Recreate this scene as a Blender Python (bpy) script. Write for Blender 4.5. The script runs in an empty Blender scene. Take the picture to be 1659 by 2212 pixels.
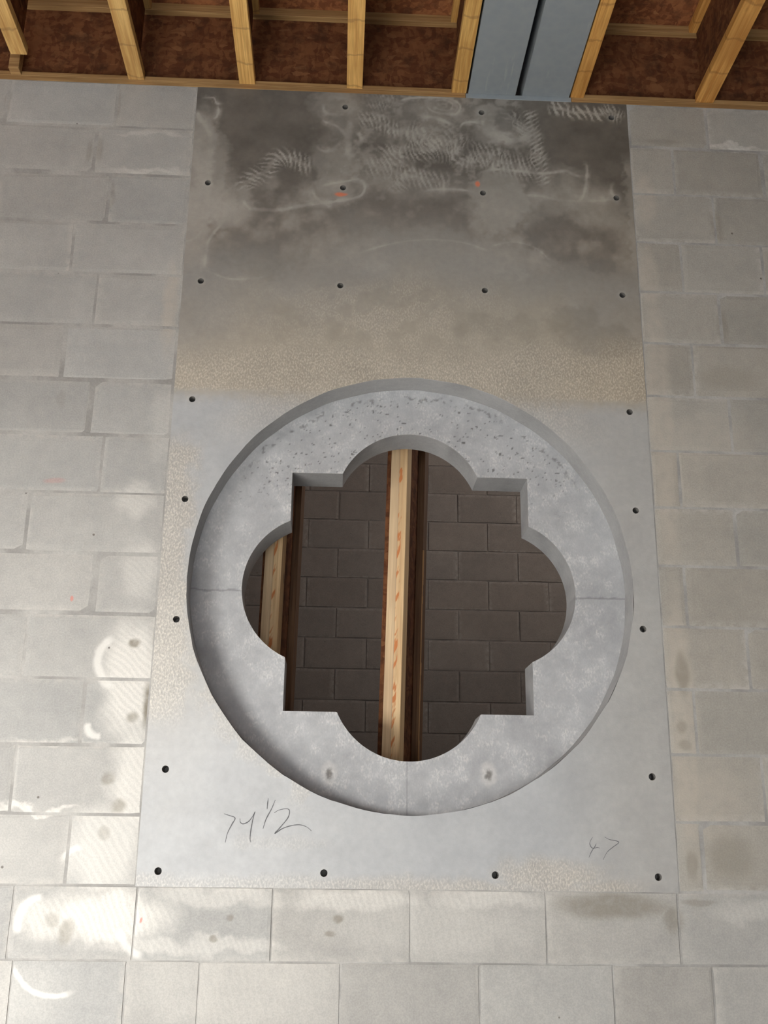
import bpy, bmesh, math, random
import numpy as np
from mathutils import Vector, Matrix

random.seed(7); RNG = np.random.default_rng(11)
I = 0.0254          # one inch; the building is set out in inches
ZB = 56.0           # floor to underside of the cast panel, inches
SC = bpy.context.scene
COL = SC.collection

# ------------------------------------------------------------------ camera
cam_d = bpy.data.cameras.new('camera'); cam = bpy.data.objects.new('camera', cam_d); COL.objects.link(cam)
cam_d.sensor_fit = 'VERTICAL'; cam_d.sensor_height = 36.0; cam_d.lens = 36.0 * 2286.73 / 2212.0
cam_d.clip_start = 0.05; cam_d.clip_end = 100
yaw, pitch, roll = 0.0411116, 0.3047075, 0.0130424
f = Vector((math.sin(yaw) * math.cos(pitch), math.cos(yaw) * math.cos(pitch), math.sin(pitch)))
r = f.cross(Vector((0, 0, 1))).normalized(); u = r.cross(f)
r2 = math.cos(roll) * r + math.sin(roll) * u; u2 = -math.sin(roll) * r + math.cos(roll) * u
cam.matrix_world = Matrix(((r2.x, u2.x, -f.x, 0.582946 - 0.8128), (r2.y, u2.y, -f.y, -3.342556),
                           (r2.z, u2.z, -f.z, 0.125589 + ZB * I), (0, 0, 0, 1)))
SC.camera = cam

# ------------------------------------------------------------------ sky, daylight through the left bay and added fill lamps
w = bpy.data.worlds.new('world'); SC.world = w; w.use_nodes = True
w.node_tree.nodes['Background'].inputs['Color'].default_value = (0.80, 0.88, 1.0, 1)
w.node_tree.nodes['Background'].inputs['Strength'].default_value = 0.35

def area(name, loc, aim, sx, sy, energy, color, spread=180):
    l = bpy.data.lights.new(name, 'AREA'); l.shape = 'RECTANGLE'; l.size = sx; l.size_y = sy
    l.energy = energy; l.color = color; l.spread = math.radians(spread)
    o = bpy.data.objects.new(name, l); COL.objects.link(o); o.location = loc
    o.rotation_euler = (Vector(aim) - Vector(loc)).to_track_quat('-Z', 'Y').to_euler()
    return o

area('daylight_left_bay', (-6.2, -7.3, 2.5), (0.0, 0.0, 1.5), 3.4, 3.6, 630, (1.0, 0.985, 0.96), 120)
area('rear_fill', (-0.6, -7.2, 1.0), (-0.4, -0.8, 4.0), 4.2, 1.9, 125, (0.94, 0.97, 1.0), 170)  # added fill lamp behind the camera, set in an unseen opening
area('shaft_fill', (3.36, 1.75, 5.0), (-1.0, 3.55, 4.9), 1.3, 1.4, 72, (1.0, 0.96, 0.93), 180)  # added lamp that brightens the shaft; no such window is known
# sun through the left bay: falls on the slab and is thrown up at the framing
sl = bpy.data.lights.new('sun', 'SUN'); sl.energy = 76; sl.angle = math.radians(0.53); sl.color = (1.0, 0.965, 0.91)
so = bpy.data.objects.new('sun', sl); COL.objects.link(so); so.location = (-9, -3, 9)
so.rotation_euler = Vector((1.0, -0.12, -0.95)).to_track_quat('-Z', 'Y').to_euler()

SC.view_settings.view_transform = 'Standard'; SC.view_settings.look = 'None'
SC.view_settings.gamma = 1.0; SC.view_settings.use_curve_mapping = False
SC.view_settings.exposure = -0.08

# ------------------------------------------------------------------ helpers
def P(X, Y, Z):
    """inches from panel centre line / wall face / panel foot -> metres"""
    return Vector((X * I, Y * I, (Z + ZB) * I))

def link(name, mesh, mat=None, parent=None):
    o = bpy.data.objects.new(name, mesh); COL.objects.link(o)
    if mat: mesh.materials.append(mat)
    if parent: o.parent = parent
    return o

def empty(name, loc, label, cat, group=None, rot=(0, 0, 0)):
    o = bpy.data.objects.new(name, None); COL.objects.link(o); o.location = loc; o.rotation_euler = rot
    o.empty_display_size = 0.1
    o['label'] = label; o['category'] = cat
    if group: o['group'] = group
    return o

def mesh_box(bm, lo, hi, bev=0.0):
    lo, hi = Vector(lo), Vector(hi)
    vs = [bm.verts.new((x, y, z)) for x in (lo.x, hi.x) for y in (lo.y, hi.y) for z in (lo.z, hi.z)]
    fs = [bm.faces.new([vs[i] for i in q]) for q in ((0, 1, 3, 2), (4, 6, 7, 5), (0, 4, 5, 1), (2, 3, 7, 6), (0, 2, 6, 4), (1, 5, 7, 3))]
    if bev:
        es = list({e for fc in fs for e in fc.edges})
        bmesh.ops.bevel(bm, geom=es, offset=bev, segments=1, affect='EDGES', clamp_overlap=True)

def box_obj(name, lo, hi, mat, parent=None, bev=0.0):
    """box given in inches (building coordinates)"""
    bm = bmesh.new(); mesh_box(bm, P(*lo), P(*hi), bev)
    me = bpy.data.meshes.new(name); bm.to_mesh(me); bm.free()
    return link(name, me, mat, parent)

def local_box(name, lo, hi, mat, parent, bev=0.0):
    """box in inches in the parent's own frame"""
    bm = bmesh.new(); mesh_box(bm, Vector(lo) * I, Vector(hi) * I, bev)
    me = bpy.data.meshes.new(name); bm.to_mesh(me); bm.free()
    return link(name, me, mat, parent)

def structure(o):
    o['kind'] = 'structure'; return o

# numpy value noise --------------------------------------------------
def vnoise(x, y, seed):
    rg = np.random.default_rng(seed); t = rg.random((257, 257))
    x = (x + 96) % 256; y = (y + 64) % 256
    xi = np.floor(x).astype(int); yi = np.floor(y).astype(int); fx = x - xi; fy = y - yi
    fx = fx * fx * (3 - 2 * fx); fy = fy * fy * (3 - 2 * fy)
    a = t[xi, yi]; b = t[xi + 1, yi]; c = t[xi, yi + 1]; d = t[xi + 1, yi + 1]
    return (a * (1 - fx) + b * fx) * (1 - fy) + (c * (1 - fx) + d * fx) * fy

def fbm(x, y, seed, octv=4, g=0.5):
    s = 0; a = 1; n = 0
    for k in range(octv):
        s = s + a * vnoise(x * 2 ** k + 17.3 * k, y * 2 ** k + 9.1 * k, seed + k); n += a; a *= g
    return s / n

def sstep(a, b, x):
    t = np.clip((x - a) / (b - a), 0, 1); return t * t * (3 - 2 * t)

# ------------------------------------------------------------------ node materials
class NT:
    def __init__(s, name, rough=0.9, metal=0.0, spec=0.25):
        s.m = bpy.data.materials.new(name); s.m.use_nodes = True; s.n = s.m.node_tree.nodes; s.l = s.m.node_tree.links
        s.b = s.n['Principled BSDF']; s.b.inputs['Roughness'].default_value = rough
        s.b.inputs['Metallic'].default_value = metal; s.b.inputs['Specular IOR Level'].default_value = spec
    def N(s, t, **kw):
        n = s.n.new(t)
        for k, v in kw.items():
            if k.startswith('i_'):
                n.inputs[int(k[2:])].default_value = v
            else: setattr(n, k, v)
        return n
    def L(s, a, b): s.l.new(a, b)
    def math(s, op, a, b=None, clamp=False):
        n = s.N('ShaderNodeMath', operation=op, use_clamp=clamp)
        for i, v in enumerate((a, b)):
            if v is None: continue
            if isinstance(v, (int, float)): n.inputs[i].default_value = v
            else: s.L(v, n.inputs[i])
        return n.outputs[0]
    def vmath(s, op, a, b=None):
        n = s.N('ShaderNodeVectorMath', operation=op)
        for i, v in enumerate((a, b)):
            if v is None: continue
            if isinstance(v, (tuple, list)): n.inputs[i].default_value = v
            else: s.L(v, n.inputs[i])
        return n.outputs['Value'] if op == 'LENGTH' else n.outputs[0]
    def rng(s, v, a, b, c=0.0, d=1.0, smooth=True):
        n = s.N('ShaderNodeMapRange', interpolation_type='SMOOTHSTEP' if smooth else 'LINEAR')
        s.L(v, n.inputs[0])
        for i, x in enumerate((a, b, c, d)): n.inputs[i + 1].default_value = x
        return n.outputs[0]
    def mix(s, fac, a, b, mode='MIX'):
        n = s.N('ShaderNodeMix', data_type='RGBA', blend_type=mode)
        for sock, v in ((n.inputs[0], fac), (n.inputs[6], a), (n.inputs[7], b)):
            if isinstance(v, (int, float)): sock.default_value = v
            elif isinstance(v, (tuple, list)): sock.default_value = tuple(v) + ((1,) if len(v) == 3 else ())
            else: s.L(v, sock)
        return n.outputs[2]
    def noise(s, vec, scale, detail=4, rough=0.55, dist=0.0):
        n = s.N('ShaderNodeTexNoise'); s.L(vec, n.inputs['Vector'])
        n.inputs['Scale'].default_value = scale; n.inputs['Detail'].default_value = detail
        n.inputs['Roughness'].default_value = rough; n.inputs['Distortion'].default_value = dist
        return n.outputs['Fac']
    def voro(s, vec, scale, feature='F1', out='Distance'):
        n = s.N('ShaderNodeTexVoronoi', feature=feature); s.L(vec, n.inputs['Vector']); n.inputs['Scale'].default_value = scale
        return n.outputs[out]
    def color(s, v): s.L(v, s.b.inputs['Base Color'])
    def bump(s, h, strength=0.3, dist=0.004):
        n = s.N('ShaderNodeBump'); n.inputs['Strength'].default_value = strength; n.inputs['Distance'].default_value = dist
        s.L(h, n.inputs['Height']); s.L(n.outputs[0], s.b.inputs['Normal'])
    def pos(s): return s.N('ShaderNodeNewGeometry').outputs['Position']
    def obj(s): return s.N('ShaderNodeTexCoord').outputs['Object']
    def attr(s, name, out='Color'): return s.N('ShaderNodeAttribute', attribute_name=name).outputs[out]
    def vscale(s, v, k): return s.vmath('MULTIPLY', v, k)

# stains that sit on the blockwork around the panel: (X, Z, rx, rz, strength) in inches
WASH = [(-34.5, 24, 4.5, 9, .9), (-33.0, 12, 3.5, 9, .75), (-36, 4, 5, 6, .7), (-35.5, -3.4, 9, 3.6, 1.0), (-42.2, -3.6, 3.6, 3.0, .7),
        (-22, -1.0, 9, 1.5, .5), (-6, -1.3, 9, 1.6, .6), (9, -1.0, 8, 1.3, .5), (-30, -6.5, 7, 1.3, .55), (-21, -6.3, 8, 1.2, .5),
        (-34.5, 38, 3, 5, .4), (-36, 47, 3, 3, .45), (-33, 58, 2.4, 6, .25), (44, -2, 9, 1.4, .35),
        (-44.5, 8.5, 6, .5, .8), (47, 104.5, 6, .5, .55), (-38, 102.8, 6, .45, .35), (-38, 96.9, 6, .5, .4), (-44, 16.6, 5, .5, .4), (2, -4, 14, 4, .25), (-20, -11, 14, 5, .25), (-45, -12, 8, 4, .2)]
BEIGE = [(33.9, 60, 2.0, 24, .55), (34.0, 20, 2.0, 22, .6), (33.8, 95, 1.8, 5, .5), (33.6, 82, 1.6, 6, .55), (36, 10, 5, 6, .35), (40, 58, 8, 4, .25), (-33.5, 75, 1.3, 8, .5)]
STAIN = [(-32.0, 21, 1.1, 3.0, .9), (-34.5, 28.4, .9, .7, .8), (-31.6, 29.6, .7, 1.8, .55), (-34.0, 19.3, .8, .8, .6), (-34.8, 9, 1.0, 1.0, .55), (-36.2, 12.2, .9, .9, .5),
         (-36.1, 5.9, .9, .9, .35), (-39.6, -5.1, 1.1, 1.6, .5), (-41.3, -3.7, 1.0, 1.0, .35), (34.3, 26.0, 1.0, 3.2, .55), (33.6, 19.4, .8, 1.2, .4), (33.9, 17.0, 1.0, .8, .4),
         (-8.4, -3.3, .8, .5, .65), (-9.2, -4.9, .8, .5, .55), (24, -1.6, 8.0, 1.7, .6), (31.0, -3.0, 1.5, 2.0, .5), (38.5, 4, 3.5, 2.8, .35), (33.8, 3.0, .8, 2.0, .4), (34.3, -1.0, 2.5, .5, .4), (-20.9, -3.3, .5, .4, .6), (-22.5, -5.6, .5, .4, .6),
         (-46.8, 61, .8, 1.5, .2), (44, 91, 1.0, 3.0, .35), (43.5, 75, 1.0, 3.2, .35), (37, 105, 3, .6, .3), (44, 67, 5, 2.0, .25), (-43.4, 108, .5, 3.2, .35), (-45.4, 100, .8, 2.6, .35), (-46.9, 99.6, .5, 2.4, .3), (-43.0, 92.6, .6, 2.6, .35), (-59.2, 107.5, .5, 2.6, .3)]
PINK = [(-42.7, 33.8, .25, .5, .8), (-31.0, -3.6, .2, .35, .8), (-46.5, 49.5, 1.6, .5, .25)]
ARCS = [(-40.2, -6.3, 5.4, .22, 3.5, 5.2), (-41.8, -4.2, 3.2, .3, 1.6, 3.6), (-37.6, 18.6, 1.6, .28, 2.9, 4.9), (-35.4, 26.2, 3.4, .35, 2.0, 4.4), (-30.0, -4.6, 3.2, .3, 3.0, 4.6), (-37.5, 0.5, 4.0, .25, 1.7, 2.6)]

def block_material(name, inner=False):
    t = NT(name, rough=.93, spec=.15); pos = t.pos(); pin = t.vmath('MULTIPLY', t.vmath('SUBTRACT', pos, (0, 0, ZB * I)), (1 / I, 0, 1 / I))
    oc = t.N('ShaderNodeObjectInfo').outputs['Color']
    n1 = t.noise(pos, 5, 4, .6); n2 = t.noise(pos, 190, 4, .75); n3 = t.noise(pos, 26, 3, .6)
    c = t.mix(1.0, oc, t.mix(n1, (.80, .80, .80), (1.16, 1.15, 1.13)), 'MULTIPLY')
    c = t.mix(1.0, c, t.mix(n3, (.88, .88, .89), (1.12, 1.12, 1.11)), 'MULTIPLY')
    c = t.mix(t.rng(n2, .36, .66), t.mix(1.0, c, (.91, .91, .91), 'MULTIPLY'), t.mix(1.0, c, (1.07, 1.07, 1.06), 'MULTIPLY'))
    e = t.attr('edge', 'Fac'); en = t.math('MULTIPLY', e, t.rng(t.noise(pos, 38, 3, .6), .36, .62))
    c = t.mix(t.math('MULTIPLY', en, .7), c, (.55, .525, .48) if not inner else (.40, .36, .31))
    if not inner:
        warp = t.N('ShaderNodeTexNoise'); t.L(pos, warp.inputs['Vector']); warp.inputs['Scale'].default_value = 11; warp.inputs['Detail'].default_value = 5
        wv = t.vmath('MULTIPLY', t.vmath('SUBTRACT', warp.outputs['Color'], (.5, .5, .5)), (4.2, 0, 4.2))
        pw = t.vmath('ADD', pin, wv); pw2 = t.vmath('ADD', pin, t.vscale(wv, (.32, 0, .32)))
        def blobs(lst, base):
            acc = None
            for (cx, cz, rx, rz, st) in lst:
                d = t.vmath('LENGTH', t.vmath('MULTIPLY', t.vmath('SUBTRACT', base, (cx, 0, cz)), (1 / rx, 0, 1 / rz)))
                mk = t.rng(d, 1.15, .45, 0, st)
                acc = mk if acc is None else t.math('MAXIMUM', acc, mk)
            return acc
        c = t.mix(t.math('MULTIPLY', blobs(BEIGE, pw2), t.rng(n3, .25, .6, .55, 1.0)), c, (.53, .475, .40))
        wav = t.N('ShaderNodeTexWave', wave_type='RINGS', rings_direction='Y'); t.L(t.vmath('SUBTRACT', pw2, (-78.0, 0, -26.0)), wav.inputs['Vector'])
        wav.inputs['Scale'].default_value = .42; wav.inputs['Distortion'].default_value = 9.0; wav.inputs['Detail'].default_value = 3.0; wav.inputs['Detail Scale'].default_value = .22
        wm = t.math('MULTIPLY', blobs(WASH, pw), t.math('MULTIPLY', t.rng(n2, .28, .62, .72, 1.0), t.rng(wav.outputs['Fac'], .2, .8, .80, 1.0)))
        c = t.mix(wm, c, (.74, .715, .66))
        acc = None
        sep = t.N('ShaderNodeSeparateXYZ')
        for (cx, cz, R, wd, a0, a1) in ARCS:
            v = t.vmath('SUBTRACT', pw2, (cx, 0, cz)); d = t.vmath('LENGTH', v)
            sx = t.N('ShaderNodeSeparateXYZ'); t.L(v, sx.inputs[0])
            an = t.math('ARCTAN2', sx.outputs[2], sx.outputs[0]); an = t.math('MODULO', t.math('ADD', an, 2 * math.pi), 2 * math.pi)
            mk = t.math('MULTIPLY', t.rng(t.math('ABSOLUTE', t.math('SUBTRACT', d, R)), wd * 2.2, wd * .5),
                        t.math('MULTIPLY', t.rng(an, a0, a0 + .3), t.rng(an, a1, a1 - .3)))
            acc = mk if acc is None else t.math('MAXIMUM', acc, mk)
        c = t.mix(t.math('MULTIPLY', acc, .75), c, (.76, .74, .69))
        c = t.mix(t.math('MULTIPLY', blobs(STAIN, pw2), t.rng(n3, .22, .6, .5, 1.0)), c, (.215, .19, .145))
        c = t.mix(blobs(PINK, pw2), c, (.62, .25, .2))
    pit = t.rng(t.voro(pos, 7.5), .035, .02); c = t.mix(t.math('MULTIPLY', pit, .75), c, (.12, .105, .09))
    t.color(c)
    t.bump(t.math('ADD', t.math('ADD', t.math('MULTIPLY', n2, .5), t.math('MULTIPLY', n3, .35)), t.math('MULTIPLY', pit, -1.2)), .42, .004)
    return t.m

def mortar_material(name, tone):
    t = NT(name, rough=.95, spec=.1); pos = t.pos()
    n1 = t.noise(pos, 6, 3, .6); n2 = t.noise(pos, 120, 3, .6)
    k = t.mix(t.rng(n1, .33, .66), tuple(x * .74 for x in tone), tuple(x * 1.1 for x in tone))
    t.color(t.mix(1.0, k, t.mix(n2, (.8, .8, .8), (1.15, 1.15, 1.15)), 'MULTIPLY')); t.bump(n2, .4, .003)
    return t.m

def panel_material(name):
    t = NT(name, rough=.86, spec=.22); pos = t.pos()
    a = t.attr('paint'); sp = t.attr('speck', 'Fac')
    n2 = t.noise(pos, 210, 2, .6); n3 = t.noise(pos, 45, 4, .6); n1 = t.noise(pos, 9, 4, .6)
    c = t.mix(1.0, a, t.mix(n3, (.86, .86, .865), (1.13, 1.13, 1.12)), 'MULTIPLY')
    c = t.mix(1.0, c, t.mix(n1, (.90, .90, .91), (1.10, 1.10, 1.09)), 'MULTIPLY')
    # exposed sand grains where the cement skin is worn off
    pg = t.N('ShaderNodeMapping'); t.L(pos, pg.inputs['Vector']); pg.inputs['Rotation'].default_value = (0, .5, 0); pg.inputs['Scale'].default_value = (1.0, 1, .62)
    g = t.noise(pg.outputs[0], 185, 2, .5)
    c = t.mix(t.math('MULTIPLY', sp, t.rng(g, .45, .68, 0, .5)), c, t.mix(.5, t.mix(1.0, a, (1.9, 1.9, 1.85), 'MULTIPLY'), (.74, .68, .58)))
    c = t.mix(t.math('MULTIPLY', sp, t.rng(g, .48, .30, 0, .22)), c, (.22, .20, .175))
    t.color(c)
    hb = t.math('ADD', t.math('MULTIPLY', n3, .4), t.math('MULTIPLY', t.math('MULTIPLY', g, sp), 1.4))
    t.bump(t.math('ADD', hb, t.math('MULTIPLY', n2, .18)), .33, .004)
    return t.m

def plain_concrete(name, tone):
    t = NT(name, rough=.92, spec=.15); pos = t.pos()
    c = t.mix(t.noise(pos, 3, 5, .6), tuple(x * .8 for x in tone), tuple(x * 1.15 for x in tone))
    t.color(c); t.bump(t.noise(pos, 90, 3, .6), .3, .003); return t.m

def lumber(name, axis, light, dark, joints=True, glue=False):
    """sawn softwood, grain running along the given local axis (1 = y, 2 = z, 0 = x)"""
    t = NT(name, rough=.7, spec=.25); o = t.obj(); rnd = t.N('ShaderNodeObjectInfo').outputs['Random']
    off = t.N('ShaderNodeCombineXYZ')
    for k in range(3): t.L(t.math('MULTIPLY', rnd, 13.0 + 7 * k), off.inputs[k])
    p0 = t.vmath('ADD', o, off.outputs[0])
    sc = [26.0, 26.0, 26.0]; sc[axis] = 1.1
    g = t.noise(t.vscale(p0, tuple(sc)), 3.0, 5, .6, .6)
    fine = t.noise(t.vscale(p0, tuple(x * 3 if i != axis else 1.5 for i, x in enumerate(sc))), 3.0, 3, .6)
    c = t.mix(t.rng(g, .33, .68), light, dark)
    c = t.mix(t.rng(fine, .42, .72, 0, .4), c, tuple(x * .55 for x in dark))
    big = t.noise(p0, 3.2, 3, .6)
    c = t.mix(t.rng(big, .35, .7, 0, .5), c, tuple(x * .8 for x in dark))
    ks = [7.0, 7.0, 7.0]; ks[axis] = 3.6
    kn = t.voro(t.vscale(p0, tuple(ks)), 1.0)
    c = t.mix(t.rng(kn, .11, .05, 0, .8), c, (.14, .07, .035))
    if joints:
        sx = t.N('ShaderNodeSeparateXYZ'); t.L(p0, sx.inputs[0])
        wob = t.math('MULTIPLY', t.noise(p0, 9, 4, .6), .09)
        fr = t.math('FRACT', t.math('DIVIDE', t.math('ADD', sx.outputs[axis], wob), .165))
        c = t.mix(t.rng(t.math('ABSOLUTE', t.math('SUBTRACT', fr, .5)), .05, .012, 0, .42), c, (.22, .12, .05))
    if glue:
        sx = t.N('ShaderNodeSeparateXYZ'); t.L(o, sx.inputs[0])
        seam = t.rng(t.math('ABSOLUTE', t.math('ADD', sx.outputs[0], .0)), .0022, .0006, 0, .55)
        c = t.mix(seam, c, (.25, .15, .08))
        c = t.mix(t.rng(sx.outputs[0], -.0005, .0005, 0, .5), t.mix(.35, c, (.50, .46, .38)), c)
        band = t.rng(t.math('ABSOLUTE', t.math('SUBTRACT', sx.outputs[0], .0075)), .0085, .0045)
        dd = t.N('ShaderNodeCombineXYZ'); t.L(t.math('MULTIPLY', sx.outputs[0], 40), dd.inputs[0])
        t.L(t.math('SUBTRACT', t.math('MULTIPLY', sx.outputs[2], 27), t.math('MULTIPLY', sx.outputs[0], 60)), dd.inputs[2])
        c = t.mix(t.math('MULTIPLY', band, t.rng(t.noise(dd.outputs[0], 1.0, 2, .5), .49, .58, 0, .9)), c, (.52, .17, .05))
    c = t.mix(1.0, c, t.N('ShaderNodeObjectInfo').outputs['Color'], 'MULTIPLY')
    t.color(c); t.bump(g, .18, .002)
    return t.m

def osb(name, k=1.0, plane='xz'):
    t = NT(name, rough=.85, spec=.12); o = t.pos()
    warp = t.N('ShaderNodeTexNoise'); t.L(o, warp.inputs['Vector']); warp.inputs['Scale'].default_value = 9; warp.inputs['Detail'].default_value = 5
    p = t.vmath('ADD', o, t.vscale(warp.outputs['Color'], (.075, .075, .075)))
    a = t.voro(t.vscale(p, (30, 30, 62)), 1.0, out='Color'); b = t.voro(t.vscale(p, (66, 66, 27)), 1.0, out='Color')
    sa = t.N('ShaderNodeSeparateColor'); t.L(a, sa.inputs[0]); sb = t.N('ShaderNodeSeparateColor'); t.L(b, sb.inputs[0])
    m = t.math('MULTIPLY', t.math('ADD', sa.outputs[0], sb.outputs[1]), .5)
    c = t.mix(t.rng(m, .15, .85), (.105 * k, .037 * k, .016 * k), (.185 * k, .075 * k, .031 * k))
    c = t.mix(t.rng(sa.outputs[2], .94, .98, 0, .55), c, (.25 * k, .115 * k, .05 * k))
    c = t.mix(t.rng(t.noise(o, 14, 5, .65), .45, .72, 0, .75), c, (.05 * k, .022 * k, .012 * k))
    t.color(c); t.bump(m, .35, .003); return t.m

def steel(name):
    t = NT(name, rough=.5, metal=.15, spec=.4); o = t.pos()
    c = t.mix(t.noise(o, 7, 5, .65), (.25, .28, .30), (.325, .352, .37)); c = t.mix(t.rng(t.voro(o, 34, out='Distance'), .2, .9, 0, .28), c, (.36, .375, .37))
    c = t.mix(t.rng(t.noise(t.vscale(o, (14, 2, 14)), 3, 3), .62, .78, 0, .5), c, (.42, .43, .41))
    t.color(c); return t.m

def flat(name, col, rough=.9):
    t = NT(name, rough=rough); o = t.pos(); c = t.mix(t.noise(o, 30, 3), tuple(x * .85 for x in col), tuple(x * 1.1 for x in col)); t.color(c); return t.m

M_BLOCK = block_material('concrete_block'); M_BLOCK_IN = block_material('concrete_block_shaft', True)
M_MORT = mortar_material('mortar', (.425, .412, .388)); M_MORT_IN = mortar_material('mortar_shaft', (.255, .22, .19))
M_PANEL = panel_material('cast_concrete'); M_CONC = plain_concrete('site_concrete', (.40, .40, .395))
M_FL = lumber('joist_flange_wood', 1, (.74, .48, .18), (.50, .27, .085)); M_FLX = lumber('rim_flange_wood', 0, (.47, .29, .125), (.30, .165, .065), False)
M_FLZ = lumber('upright_flange_wood', 2, (.82, .57, .29), (.62, .37, .16), False, True)
M_OSB = osb('oriented_strand_board', 1.0); M_OSBD = osb('dark_strand_board', .85)
M_SUB = osb('subfloor_board', 1.7)
M_STEEL = steel('galvanized_steel'); M_HOLE = flat('tie_hole_lining', (.2, .19, .175)); M_PENCIL = flat('pencil', (.14, .14, .145))
M_DARKST = flat('dark_steel', (.03, .03, .03), .6)

# ------------------------------------------------------------------ floor, side walls, ceilings
structure(box_obj('floor', (-140, -290, -ZB - 6), (160, 160, -ZB), M_CONC))
# left wall with its wide daylight bay, right wall, rear wall with a bay added for the fill lamp
def wall_with_opening(name, axis, at, thick, lo, hi, o0, o1, top):
    bm = bmesh.new()
    def bx(a, b, z0, z1):
        if axis == 'x': mesh_box(bm, P(at, a, z0), P(at + thick, b, z1))
        else: mesh_box(bm, P(a, at, z0), P(b, at + thick, z1))
    bx(lo, o0, -ZB, 126.5); bx(o1, hi, -ZB, 126.5); bx(o0, o1, top, 126.5)
    me = bpy.data.meshes.new(name); bm.to_mesh(me); bm.free()
    return structure(link(name, me, M_CONC))
wall_with_opening('wall_left', 'x', -134, 8, -282, 0, -188, -55, 33)
structure(box_obj('wall_right', (142, -282, -ZB), (150, 0, 126.5), M_CONC))
wall_with_opening('wall_rear', 'y', -290, 8, -134, 150, -60, 124, 74)
structure(box_obj('ceiling', (-134, -290, 126.5), (150, 9.8, 127.25), M_SUB))

# ------------------------------------------------------------------ front block wall
HOLE_R = 28.6; CZ = 36.95; CX = 0.05      # round recess
D1 = 4.1; D2 = 9.8                        # recess depth, full thickness
wall = structure(box_obj('wall_front', (-126, .058, -ZB), (142, D2, 0), M_MORT))
box_obj('mortar_bed', (-126, .058, 0), (-32, D2, 111.5), M_MORT, wall)
box_obj('mortar_bed', (32, .058, 0), (142, D2, 111.5), M_MORT, wall)

def block_mesh(wd, ht, dp, rough_edge=.055, seed=None):
    """block face with its own worn, slightly uneven arrises (inches), origin at lower left front"""
    rg = random.Random(seed)
    xs = [0, .35 + rg.random() * .9, wd - .35 - rg.random() * .9, wd]; zs = [0, .3 + rg.random() * .7, ht - .3 - rg.random() * .7, ht]
    if wd < 3: xs = [0, wd * .3, wd * .7, wd]
    vs = []; ed = []
    ev = {s: rg.random() for s in 'lrtb'}
    for j, z in enumerate(zs):
        for i, x in enumerate(xs):
            b = i in (0, 3) or j in (0, 3)
            jx = (rg.random() - .5) * 2 * rough_edge * (1 if b else 3); jz = (rg.random() - .5) * 2 * rough_edge * (1 if b else 3)
            vs.append(((x + jx) * I, (.05 if b else 0.0) * I, (z + jz) * I))
            k = max([ev['l'] if i == 0 else 0, ev['r'] if i == 3 else 0, ev['b'] if j == 0 else 0, ev['t'] if j == 3 else 0]); ed.append(k)
    ring = [0, 1, 2, 3, 7, 11, 15, 14, 13, 12, 8, 4]
    for k in ring:
        v = vs[k]; vs.append((v[0], dp * I, v[2])); ed.append(0.0)
    fs = [(4 * j + i, 4 * j + i + 1, 4 * j + i + 5, 4 * j + i + 4) for j in range(3) for i in range(3)]
    n = len(ring)
    fs += [(ring[(k + 1) % n], ring[k], 16 + k, 16 + (k + 1) % n) for k in range(n)]
    me = bpy.data.meshes.new('block'); me.from_pydata(vs, [], fs); me.update()
    a = me.attributes.new('edge', 'FLOAT', 'POINT'); a.data.foreach_set('value', ed)
    return me

def add_block(parent, x0, x1, z0, z1, y, base, mat, dp=2.0, gap=.18, proud=.022, seed=0, me=None):
    rg = random.Random(seed)
    if me is None: me = block_mesh(x1 - x0 - 2 * gap, z1 - z0 - 2 * gap, dp, seed=seed); me.materials.append(mat)
    o = bpy.data.objects.new('block', me); COL.objects.link(o); o.parent = parent
    o.location = P(x0 + gap, y + (rg.random() - .5) * 2 * proud, z0 + gap)
    k = 1 + (rg.random() - .5) * .14; wm = (rg.random() - .45) * .022
    o.color = (base[0] * k * (1 + wm), base[1] * k, base[2] * k * (1 - wm), 1)
    return o

LEFT = {0: [-43.54, -59.23], 1: [-45.91], 2: [-43.28], 3: [-47.58], 4: [-43.66], 5: [-47.3], 6: [-43.0], 7: [-40.68], 8: [-49.27],
        9: [-40.13], 10: [-47.77], 11: [-40.06], 12: [-47.43], 13: [-40.16]}
RIGHT = {0: [43.93], 1: [38.36, 51.5], 2: [43.82], 3: [38.43, 50.2], 4: [43.32], 5: [38.89], 6: [43.44], 7: [35.77], 8: [42.74], 9: [35.47],
         10: [42.89], 11: [35.52], 12: [43.37], 13: [35.07]}
FULL = {14: [-61.7, -45.84, -31.75, -16, 0, 16, 31.73, 47.7, 63.6], 15: [-60.8, -45.05, -32.3, -24.02, -7.95, 8.05, 23.6, 35.28, 51.2]}
CL = (.43, .423, .407); CRt = (.40, .378, .338)  # right-hand blocks tinted warm: bounce light put into their colour
sd = 100
for k in range(14):
    z1 = 112 - 8 * k - (.45 if k == 0 else 0); z0 = 104 - 8 * k
    j = [-32] + LEFT[k]
    while j[-1] > -88: j.append(j[-1] - 16)
    for a, b in zip(j[1:], j[:-1]):
        sd += 1; add_block(wall, a, b, z0, z1, 0, CL, M_BLOCK, seed=sd)
    j = [32] + RIGHT[k]
    while j[-1] < 88: j.append(j[-1] + 16)
    for a, b in zip(j[:-1], j[1:]):
        sd += 1; add_block(wall, a, b, z0, z1, 0, CRt, M_BLOCK, seed=sd)
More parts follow.
